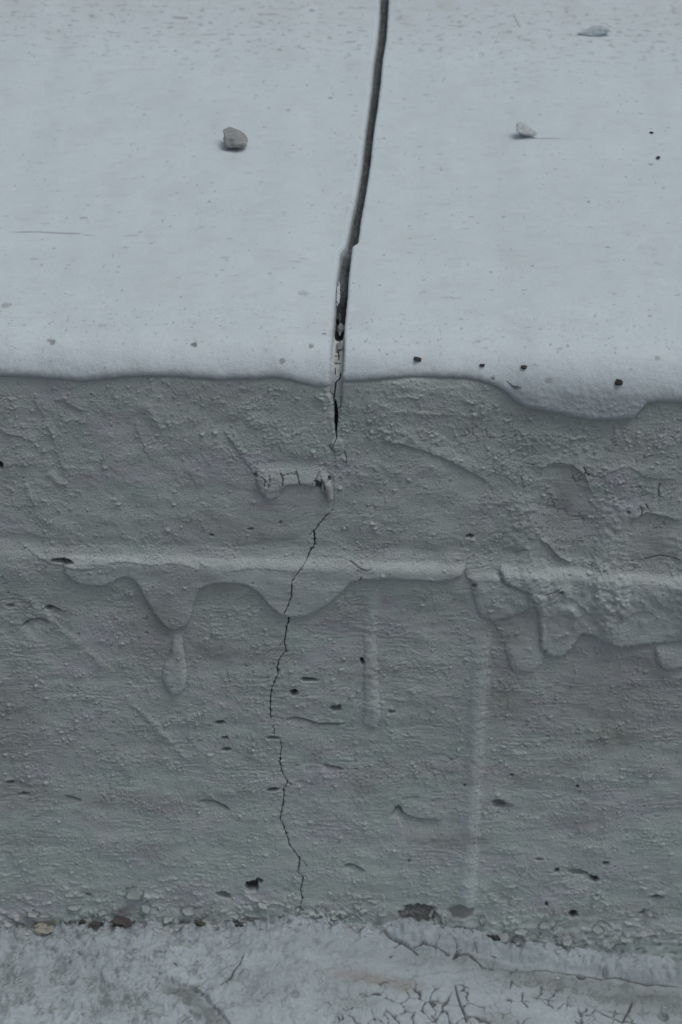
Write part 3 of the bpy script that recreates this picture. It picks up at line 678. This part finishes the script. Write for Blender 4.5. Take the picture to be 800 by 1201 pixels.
def painted_cracks(F):
    for pts, w, d in [([(398, 388), (399, 400), (397, 410), (397.5, 422)], .6, 2.5), ([(400, 437), (398.5, 446), (394, 450), (393, 460), (391.5, 470), (392, 482)], .7, 2.5), ([(400.5, 466), (400, 479), (395, 482)], .6, 2),
                      ([(386, 455), (387, 463), (391.5, 464), (392, 470)], .55, 2), ([(393, 432), (393.5, 440)], .5, 2), ([(392, 416), (400, 415)], .45, 1.5), ([(392, 425), (400, 426)], .45, 1.5), ([(389, 404), (389, 420)], .5, 2)]:
        F.groove(W(pts), w * .62, d, .95)
    c = on_wall(394, 492); F.hole(c, 1.5, 11.5, 5.5, 1.0, .05, 3)
    c = on_wall(398, 388); F.hole(c, 2.8, 5.5, 4, 1.0, 0, 4)
    c = on_wall(397.5, 419); F.worn += .8 * np.exp(-((F.X - c[0]) / 3.2) ** 4 - ((F.S - c[1]) / 7) ** 4).astype(f32)
    F.worn += (.25 * sstep(.0, .5, perlin(F.X / 3, F.S / 4, 137))).astype(f32)
filler('painted_filler', sY(506), sY(386), M_FACE, painted_depth, painted_cracks, step=.3, n=44)
def lump(name, loc, size, mat, seed, parent=None, cuts=8, rough=.12, sub=1, rot=0.0):
    """an angular stone: a ball chopped by random planes, edges worn, surface roughened"""
    r = random.Random(seed)
    bm = bmesh.new(); bmesh.ops.create_icosphere(bm, subdivisions=4 if sub else 3, radius=1.0)
    planes = []
    for _ in range(cuts):
        d = Vector((r.gauss(0, 1), r.gauss(0, 1), r.gauss(0, .8))).normalized(); planes.append((d, r.uniform(.36, .78)))
    for v in bm.verts:
        for d, k in planes:
            e = v.co.dot(d) - k
            if e > 0: v.co -= d * e * .93
        v.co += v.co.normalized() * rough * (mnoise.noise(v.co * 2.2 + Vector((seed, 0, 0))) + .5 * mnoise.noise(v.co * 5 + Vector((0, seed, 0))) + .3 * mnoise.noise(v.co * 12 + Vector((0, 0, seed))))
    zmin = min(v.co.z for v in bm.verts)
    cr, sr = math.cos(rot), math.sin(rot)
    for v in bm.verts:
        x, y, z = v.co.x * size[0], v.co.y * size[1], (v.co.z - zmin) * size[2]
        v.co = Vector((x * cr - y * sr, x * sr + y * cr, z))
    o = obj_from_bm(name, bm, mat, parent); o.location = loc
    return o
for k, (px, py, sx, sy, dp, mt) in enumerate([(397, 341, 1.7, 13, -3.6, M_CHIP), (400, 380, 2.6, 7, -6.5, M_MORTAR), (398, 362, 1.6, 6, -8.2, M_MASTIC), (398, 405, 2.4, 5, -4.2, M_MORTAR)]):
    c = on_wall(px, py); o = lump('mortar_fragment', wall_point(c[0], c[1], dp), (sx / 1000, sy / 1000, .002), mt, 40 + k, wall, rough=.45, cuts=12)

# curled flakes of old paint at the foot of the wall
def flake(px, py, w, hh, curl, seed, lift=1.0, tilt=0.0):
    r = random.Random(seed); c = on_wall(px, py)
    side = -1 if c[0] < seam_left(np.array([c[1]]))[0] else 1
    h0 = height_at(side, c[0], c[1])
    nx, ny = 9, 7; bm = bmesh.new(); g = []
    for j in range(ny):
        row = []
        for i in range(nx):
            u, v = i / (nx - 1) - .5, j / (ny - 1) - .5
            U, V = 2 * u, 2 * v
            U, V = U * math.sqrt(1 - V * V / 2), V * math.sqrt(1 - U * U / 2)
            an = math.atan2(V, U); e = .8 + .6 * mnoise.noise(Vector((math.cos(an) * 1.3, math.sin(an) * 1.3, seed * 1.7))) + .45 * mnoise.noise(Vector((math.cos(an) * 3, math.sin(an) * 3, seed * 2.7)))
            x, s = U * .5 * w * .5 * e, V * .5 * hh * .6 * e
            lf = .25 + curl * ((.5 - v) ** 2 * 2.0 + .6 * mnoise.noise(Vector((u * 3, v * 3, seed + 9)))) * lift
            ct, st_ = math.cos(tilt), math.sin(tilt)
            row.append(bm.verts.new(wall_point(c[0] + x * ct - s * st_, c[1] + x * st_ + s * ct, h0 + max(lf, .1))))
        g.append(row)
    fs = [bm.faces.new((g[j][i], g[j][i + 1], g[j + 1][i + 1], g[j + 1][i])) for j in range(ny - 1) for i in range(nx - 1)]
    ex = bmesh.ops.solidify(bm, geom=fs, thickness=-.00035)
    obj_from_bm('paint_flake', bm, M_FLAKE, wall)
for k, (px, py, w, hh, cu, tl) in enumerate([(157, 1046, 26, 18, 1.9, .3), (172, 1062, 14, 14, 2.2, -.4), (222, 1066, 18, 9, 2.2, .2), (309, 1059, 15, 6, 1.8, -.5), (322, 1076, 12, 9, 1.5, .4), (512, 1078, 7, 26, 1.6, .15), (507, 1071, 5, 20, 1.4, -.3), (520, 1076, 5, 20, 1.3, .3), (590, 1094, 18, 12, 2.2, -.2), (607, 1100, 12, 10, 2, .4), (612, 1090, 20, 8, 1.6, -.3),
                                            (642, 1083, 24, 9, 1.3, .1), (702, 1088, 16, 10, 1.5, -.7), (762, 1070, 12, 12, 1.4, .6), (90, 1062, 20, 7, 1.4, .1), (40, 1070, 18, 8, 1.5, -.2), (20, 1085, 20, 10, 1.6, .2), (120, 1068, 14, 8, 1.6, .5), (198, 1075, 14, 8, 1.6, -.1), (450, 1070, 14, 7, 1.2, .3), (420, 1062, 12, 5, 1.2, -.4), (700, 1052, 12, 6, 1.2, .2), (566, 1078, 10, 14, 1.3, .2), (665, 1102, 14, 7, 1.6, .1), (735, 1098, 16, 8, 1.4, -.2)]):
    flake(px, py, w * 1.15, hh * 1.1, cu, 70 + k, tilt=tl)

# ------------------------------------------------------------------ the ground at the wall's foot
gx_in = np.arange(-230, 230.1, .6)
gx_out = 230 + np.cumsum(np.geomspace(1, 9000, 46))
gx = np.concatenate([-gx_out[::-1], gx_in, gx_out])
gy_in = np.arange(-122, 4, .75)
gy_out = np.cumsum(np.geomspace(1.2, 9000, 44))
gy_mid = np.arange(-210, -122.2, 1.6)
gy = np.concatenate([-210 - gy_out[::-1], gy_mid, gy_in, 4 + gy_out])
GXm, GYm = np.meshgrid(gx, gy)
F = Field(GXm, GYm)
X, Y = F.X, F.S
wx, wy = X + 2 * perlin(X / 9, Y / 9, 201), Y + 2 * perlin(X / 9, Y / 9, 202)
near = sstep(3000, 500, np.hypot(X, Y))
vx0, vy0 = X + 1.5 * perlin(X / 3, Y / 3, 236), Y + 1.5 * perlin(X / 3, Y / 3, 237)
foot = on_ground(400, 1088)
contact = np.interp(X, _ct[:, 0], _ct[:, 1])     # how high the ground stands against the wall
rightish = sstep(on_ground(420, 1090)[0], on_ground(470, 1090)[0], X)
fil = np.exp(np.minimum(Y, 0) / 7.5)
F.h += near * (contact - 2.5) * np.exp(-(Y / 260) ** 2)
rag = np.exp(-((Y + 3) / 9) ** 2) * near
F.h += fil * 2.5 + rag * ((1 - .75 * rightish) * (2.4 * sstep(.0, .3, perlin(wx / 9, wy / 12, 203)) + 1.4 * sstep(.0, .35, perlin(wx / 4, wy / 7, 204)) + .3 * perlin(X / 1.8, Y / 2.2, 205) - 1.4) + rightish)
F.h += near * .75 * (1 - .6 * rightish) * (sstep(.1, .5, perlin(vx0 / 5, vy0 / 5, 235)) + .6 * grains(X / 2.2, Y / 2.4, .3, .15, .4, 5) * 2)
F.h += near * (2.6 * perlin(X / 60, Y / 45, 206) + 2.2 * perlin(X / 22, Y / 18, 207) + .9 * perlin(wx / 8, wy / 7, 208) + .14 * perlin(wx / 3, wy / 3, 209) + .07 * perlin(X / 1.4, Y / 1.4, 210))
# rolled folds of the coating on the right
F.stroke(G(smooth_line([(430, 1096), (500, 1112), (560, 1123), (620, 1131), (680, 1141), (740, 1151), (810, 1160), (870, 1168)], 5)), 8.5, 17, side=1, ramp=6, fade=.1, wob=.8)
F.stroke(G(smooth_line([(560, 1118), (620, 1126), (690, 1134), (760, 1146), (830, 1156)], 5)), 2.4, 10, side=1, ramp=3, fade=.2, wob=.8)
F.stroke(G(smooth_line([(400, 1160), (470, 1146), (530, 1139), (600, 1137), (680, 1143)], 5)), 1.4, 9, side=-1, ramp=3, fade=.2, wob=.8)
F.stroke(G(smooth_line([(-20, 1178), (60, 1190), (130, 1205)], 5)), 1.6, 10, side=1, ramp=3, fade=.1)
F.stroke(G(smooth_line([(20, 1108), (90, 1122), (160, 1132), (230, 1150)], 5)), .8, 10, side=-1, ramp=2, fade=.2)
F.stroke(G([(550, 1150), (570, 1165), (586, 1188)]), 1.2, 5, side=1, ramp=1.5, fade=.2)
F.stroke(G(smooth_line([(440, 1094), (470, 1107), (500, 1116), (540, 1124), (605, 1139)], 5)), 3.0, 9, side=1, ramp=1.6, fade=.15)
F.stroke(G(smooth_line([(60, 1128), (110, 1136), (150, 1150), (175, 1170)], 5)), 1.6, 8, side=1, ramp=1.2, fade=.2)
F.stroke(G(smooth_line([(250, 1196), (300, 1180), (350, 1172), (400, 1176)], 5)), 1.6, 9, side=1, ramp=1.5, fade=.2)
# torn strip on the left
F.stroke(G(smooth_line([(188, 1150), (203, 1151), (222, 1156), (238, 1166), (255, 1184), (272, 1204)], 5)), -3.2, 9, side=-1, ramp=.8, fade=.04)
F.hole(on_ground(199, 1160), 7, 6, 1.8, .25, 0, 5)
F.worn += .9 * np.exp(-np.minimum(line_dist(X, Y, G([(205, 1162), (230, 1176), (258, 1205)]))[0] / 6.5, 8) ** 2)
F.ridge(G(smooth_line([(195, 1190), (215, 1184), (232, 1188), (250, 1210)], 5)), 2.2, 4)
# worn, speckled patches, and painted shade below the right-hand fold
wn1 = .7 * perlin(wx / 15, wy / 17, 211) + .5 * perlin(wx / 5.5, wy / 6, 212) + .5 * perlin(wx / 2.2, wy / 2.4, 213) + .35 * perlin(X / 1.3, Y / 1.3, 223)
leftish = .12 + .88 * sstep(on_ground(330, 1140)[0], on_ground(230, 1140)[0], X)
F.worn += near * .8 * sstep(.1, .8, wn1 + .1) * (leftish * .8 + .2) * np.where(rightish > .5, .6, 1)
F.h -= .5 * near * sstep(.18, .6, wn1 + .12) * leftish
c = on_ground(445, 1150); k = np.exp(-((X - c[0]) / 27) ** 4 - ((Y - c[1] + .05 * (X - c[0])) / 5.5) ** 2) * (.6 + .6 * sstep(-.2, .4, perlin(wx / 3, wy / 3, 214)))
F.rust += k; F.worn += .5 * k; F.h += .4 * k * perlin(X / 1.3, Y / 1.3, 215)
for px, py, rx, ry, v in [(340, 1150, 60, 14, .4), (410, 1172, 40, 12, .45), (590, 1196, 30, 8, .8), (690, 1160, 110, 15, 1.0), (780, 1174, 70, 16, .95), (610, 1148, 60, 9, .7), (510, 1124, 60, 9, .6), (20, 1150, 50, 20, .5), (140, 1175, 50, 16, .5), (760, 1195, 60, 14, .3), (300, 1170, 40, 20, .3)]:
    c = on_ground(px, py); F.worn += v * np.exp(-((X - c[0]) / (rx * .5)) ** 2 - ((Y - c[1]) / (ry * .85)) ** 2) * (.55 + .9 * sstep(-.1, .5, .6 * perlin(wx / 9, wy / 8, 216) + .5 * perlin(wx / 2.6, wy / 2.6, 217) + .4 * perlin(X / 1.2, Y / 1.2, 218)))  # right-hand patches put the shade below the fold into the colour
sp = sstep(.3, .6, perlin(X / 1.7, Y / 2, 241)) * sstep(.0, .4, perlin(wx / 11, wy / 11, 242)) * near
F.dirt = np.maximum(F.dirt, .50 * sp * (.3 + .7 * leftish)); F.h -= .3 * sp
F.h += near * leftish * (2.2 * sstep(-.1, .3, perlin(wx / 18, wy / 10, 243)) + .8 * sstep(.0, .3, perlin(vx0 / 8, vy0 / 6, 244)))
# grubby joint at the foot
k = np.exp(-((Y + 5) / 5.0) ** 2) * near
F.dirt = np.maximum(F.dirt, k * (.12 + .88 * (1 - rightish)) * .6 * sstep(.22, .5, perlin(wx / 6, wy / 3.2, 217)))
F.rust += .6 * k * (1 - rightish) * sstep(.1, .5, perlin(wx / 13, wy / 8, 218))
# cracks
for pts, w, d in [([(286, 1118), (281, 1132), (272, 1145), (258, 1160)], .75, 1.2), ([(448, 1095), (458, 1102), (470, 1107), (484, 1112), (492, 1119)], .9, 1.5), ([(470, 1107), (462, 1112)], .5, 1), ([(484, 1111), (496, 1109), (508, 1113), (528, 1122)], .9, 1.5), ([(530, 1127), (534, 1122), (548, 1123), (558, 1128), (565, 1136), (580, 1138), (604, 1138)], 1.0, 1.8),
                  ([(598, 1142), (604, 1138), (607, 1135)], 1.0, 1.5), ([(456, 1121), (460, 1119)], .8, 1), ([(203, 1128), (209, 1136)], .8, 1), ([(613, 1164), (612, 1176), (620, 1184)], .7, 1.2), ([(700, 1188), (708, 1192), (730, 1200), (742, 1176)], .9, 1.4), ([(730, 1198), (752, 1203)], .9, 1.4), ([(625, 1171), (640, 1172), (650, 1174)], .8, 1.2), ([(674, 1196), (684, 1204)], .9, 1.2), ([(533, 1156), (540, 1178), (548, 1202)], .9, 1.4), ([(612, 1160), (600, 1152), (598, 1160)], .5, 1), ([(606, 1138), (640, 1140), (680, 1144), (730, 1149), (800, 1160)], .7, .8)]:
    P = G(pts)
    F.groove(P, w, d, .85)
vx, vy = wx + 2.2 * perlin(X / 6, Y / 6, 231) + .8 * perlin(X / 2, Y / 2, 232), wy + 2.2 * perlin(X / 6, Y / 6, 233) + .8 * perlin(X / 2, Y / 2, 234)
fld = voro_edge(vx / 11 + 30, vy / 12.5 + 30)
msk = np.zeros_like(X)
for px, py, rx, ry, v in [(505, 1184, 75, 26, 1.3), (430, 1196, 35, 14, 1.1), (640, 1174, 42, 13, .8), (530, 1118, 40, 9, .6), (710, 1196, 55, 12, .8), (600, 1190, 30, 20, .6)]:
    c = on_ground(px, py); msk = np.maximum(msk, v * np.exp(-(((X - c[0]) / (rx * .5)) ** 2 + ((Y - c[1]) / (ry * .87)) ** 2) ** 1.5))
ck = sstep(.075, .02, fld) * sstep(.3, .7, msk + .75 * perlin(wx / 9, wy / 9, 219))
F.h -= 1.3 * ck; F.dirt = np.maximum(F.dirt, .85 * ck)
F.h -= .5 * sstep(.3, .0, fld) * sstep(.5, .9, msk)
fld2 = voro_edge(wx / 5 + 80, wy / 6 + 80)
ck2 = sstep(.12, .02, fld2) * sstep(.1, .5, perlin(wx / 20, wy / 20, 220)) * near * .45
F.h -= .4 * ck2; F.dirt = np.maximum(F.dirt, .55 * ck2)
F.hole(on_ground(681, 1146), 3.4, 2.6, 2.5, .8, 0, 8); F.hole(on_ground(709, 1143), 2.2, 3.5, 1.5, .4, 0, 9)
F.hole(on_ground(778, 1190), 4, 3.5, 1.5, .4, 0, 10); F.hole(on_ground(370, 1103), 3, 3, .8, .3, 0, 11); F.hole(on_ground(345, 1164), 4, 4, .8, .35, 0, 12)
F.h[np.abs(Y) > 500] *= .3
P = np.stack([X / 1000, Y / 1000, F.h / 1000], -1).reshape(-1, 3)
ground = grid_object('ground', P, quads_of(*X.shape), M_GROUND, {'dirt': F.dirt.ravel(), 'rust': F.rust.ravel(), 'worn': np.clip(F.worn, 0, 1).ravel(), 'unseen_dark': np.maximum(sstep(-175, -178, Y + 9 * perlin(X / 60, Y / 40, 230) + 5 * perlin(X / 17, Y / 15, 231) + 2 * perlin(X / 5, Y / 5, 232)), sstep(300, 600, Y)).ravel()})  # dark ground beyond the strip is unseen, added to cut bounced light
tag(ground, 'painted ground with cracked, worn white coating at the wall foot', kind='structure')
GH = F.h
def ground_height(x, y):
    return float(GH[int(np.argmin(np.abs(gy - y))), int(np.argmin(np.abs(gx - x)))])

# ------------------------------------------------------------------ loose things
def on_top(px, py):
    c = on_wall(px, py); s = -1 if c[0] < seam_left(np.array([c[1]]))[0] else 1
    return wall_point(c[0], c[1], height_at(s, c[0], c[1]) - .15)
tag(lump('pebble', on_top(276, 178), (.0122, .0095, .0068), M_PEBBLE, 5, cuts=10, rot=.3), 'grey stub-ended pebble lying alone on the white top left of the joint', 'pebble')
tag(lump('concrete_chip', on_top(613, 167), (.0098, .0065, .0050), M_CHIP, 12, cuts=9, rot=.1), 'small pale concrete chip on the white top with a dark underside', 'chip')
tag(lump('blue_chip', on_top(696, 46), (.0130, .0075, .0034), M_BLUE, 9, cuts=8, rot=-.2), 'flat bluish grey chip far back on the white top', 'chip')
GR = 'dark grit along the front edge'
for k, (px, py, w, l) in enumerate([(490, 425, 3.0, 'dark jagged crumb on the white edge nearest the joint'), (565, 431, 1.9, 'tiny dark crumb on the white edge above the start of the sag'), (614, 433, 2.3, 'small round black crumb above the paint sag'), (725, 450, 3.4, 'largest dark triangular crumb on the sagging white lip')]):
    tag(lump('grit', on_top(px, py), (w * .8 / 1000, w * .7 / 1000, w * .55 / 1000), M_DARK, 20 + k, sub=0, rough=.35, cuts=6), l, 'grit', GR)
for k, (px, py, w, l) in enumerate([(764, 161, 1.5, 'tiny dark speck near the right edge of the top, the farther of two'), (771, 190, 1.7, 'tiny dark speck near the right edge of the top, the nearer of two')]):
    tag(lump('speck', on_top(px, py), (w / 1000, w / 1000, w * .5 / 1000), M_DARK, 60 + k, sub=0, rough=.3), l, 'speck', 'tiny dark specks on the white top')
# a curled pale sliver on the lip
bm = bmesh.new(); g = []
c0 = on_wall(594, 446); c1 = on_wall(611, 452)
for i in range(10):
    t = i / 9; x = c0[0] + (c1[0] - c0[0]) * t; s = c0[1] + (c1[1] - c0[1]) * min(1, t * 2.1)
    hh = height_at(1, x, s) + .3 + .5 * math.sin(t * math.pi)
    wdt = .25 + 1.0 * math.sin(min(1, t * 1.1) * math.pi) * t
    g.append([bm.verts.new(wall_point(x, s - wdt, hh - .1)), bm.verts.new(wall_point(x, s, hh + .7 * t)), bm.verts.new(wall_point(x, s + wdt, hh))])
fs = [bm.faces.new((g[i][j], g[i + 1][j], g[i + 1][j + 1], g[i][j + 1])) for i in range(9) for j in range(2)]
bmesh.ops.solidify(bm, geom=fs, thickness=-.0003)
tag(obj_from_bm('paint_sliver', bm, M_CHIP), 'thin pale curled sliver lying on the white lip above the sag', 'sliver')
# crumbs at the foot of the wall
def foot_point(px, py):
    p = on_ground(px, py); p[1] = min(p[1], -4); return Vector((p[0] / 1000, p[1] / 1000, (ground_height(p[0], p[1]) - 1.6) / 1000))
for px, py, sz, mt, sd, l in [(147, 1074, (.0075, .005, .005), M_BROWN, 31, 'dark brown crumb wedged under a peeling paint flake'), (52, 1090, (.0115, .006, .0055), M_TAN, 32, 'tan stone bedded at the wall foot'), (114, 1088, (.0055, .004, .004), M_BROWN, 33, 'flat dark crumb standing right of the tan stone'),
                              (98, 1084, (.003, .0025, .003), M_DARK, 34, 'tiny black crumb just beside the tan stone'), (236, 1085, (.006, .004, .0035), M_BROWN, 35, 'dark crumb under the white curl of paint'), (281, 1084, (.004, .003, .003), M_BROWN, 36, 'reddish brown crumb at the wall foot below the round hole'), (580, 1098, (.006, .004, .004), M_DARK, 37, 'dark crumb below the torn flakes right of the raised run')]:
    sz = (sz[0] * .95, sz[1] * .8, sz[2] * .6)
    tag(lump('crumb', foot_point(px, py), sz, mt, sd, cuts=9, rough=.4), l, 'crumb', 'crumbs at the wall foot')

r = random.Random(99)
bm = bmesh.new()
for k in range(330):
    px = r.uniform(-20, 820) if k % 3 else r.uniform(-20, 440)
    p = on_ground(px, 1090); x = p[0]; y = -abs(r.gauss(0, 5.0)) - .8 if k % 4 else -r.uniform(2, 60)
    sz = r.uniform(.6, 1.9) * (1.6 if r.random() < .10 else 1) * (1 if k % 4 else .6)
    z = ground_height(x, y) - .15 * sz
    pts = [Vector((r.uniform(-1, 1) * sz, r.uniform(-1, 1) * sz * .8, r.uniform(0, .75) * sz)) for _ in range(9)]
    vs = [bm.verts.new((Vector((x, y, z)) + q) / 1000) for q in pts]
    h_ = bmesh.ops.convex_hull(bm, input=vs)
    for v in {e for e in h_['geom_interior'] if isinstance(e, bmesh.types.BMVert)}: bm.verts.remove(v)
tag(obj_from_bm('paint_crumbs', bm, M_CHIP, smooth=False), 'scattered pale paint crumbs and grit in the corner at the wall foot', kind='stuff')
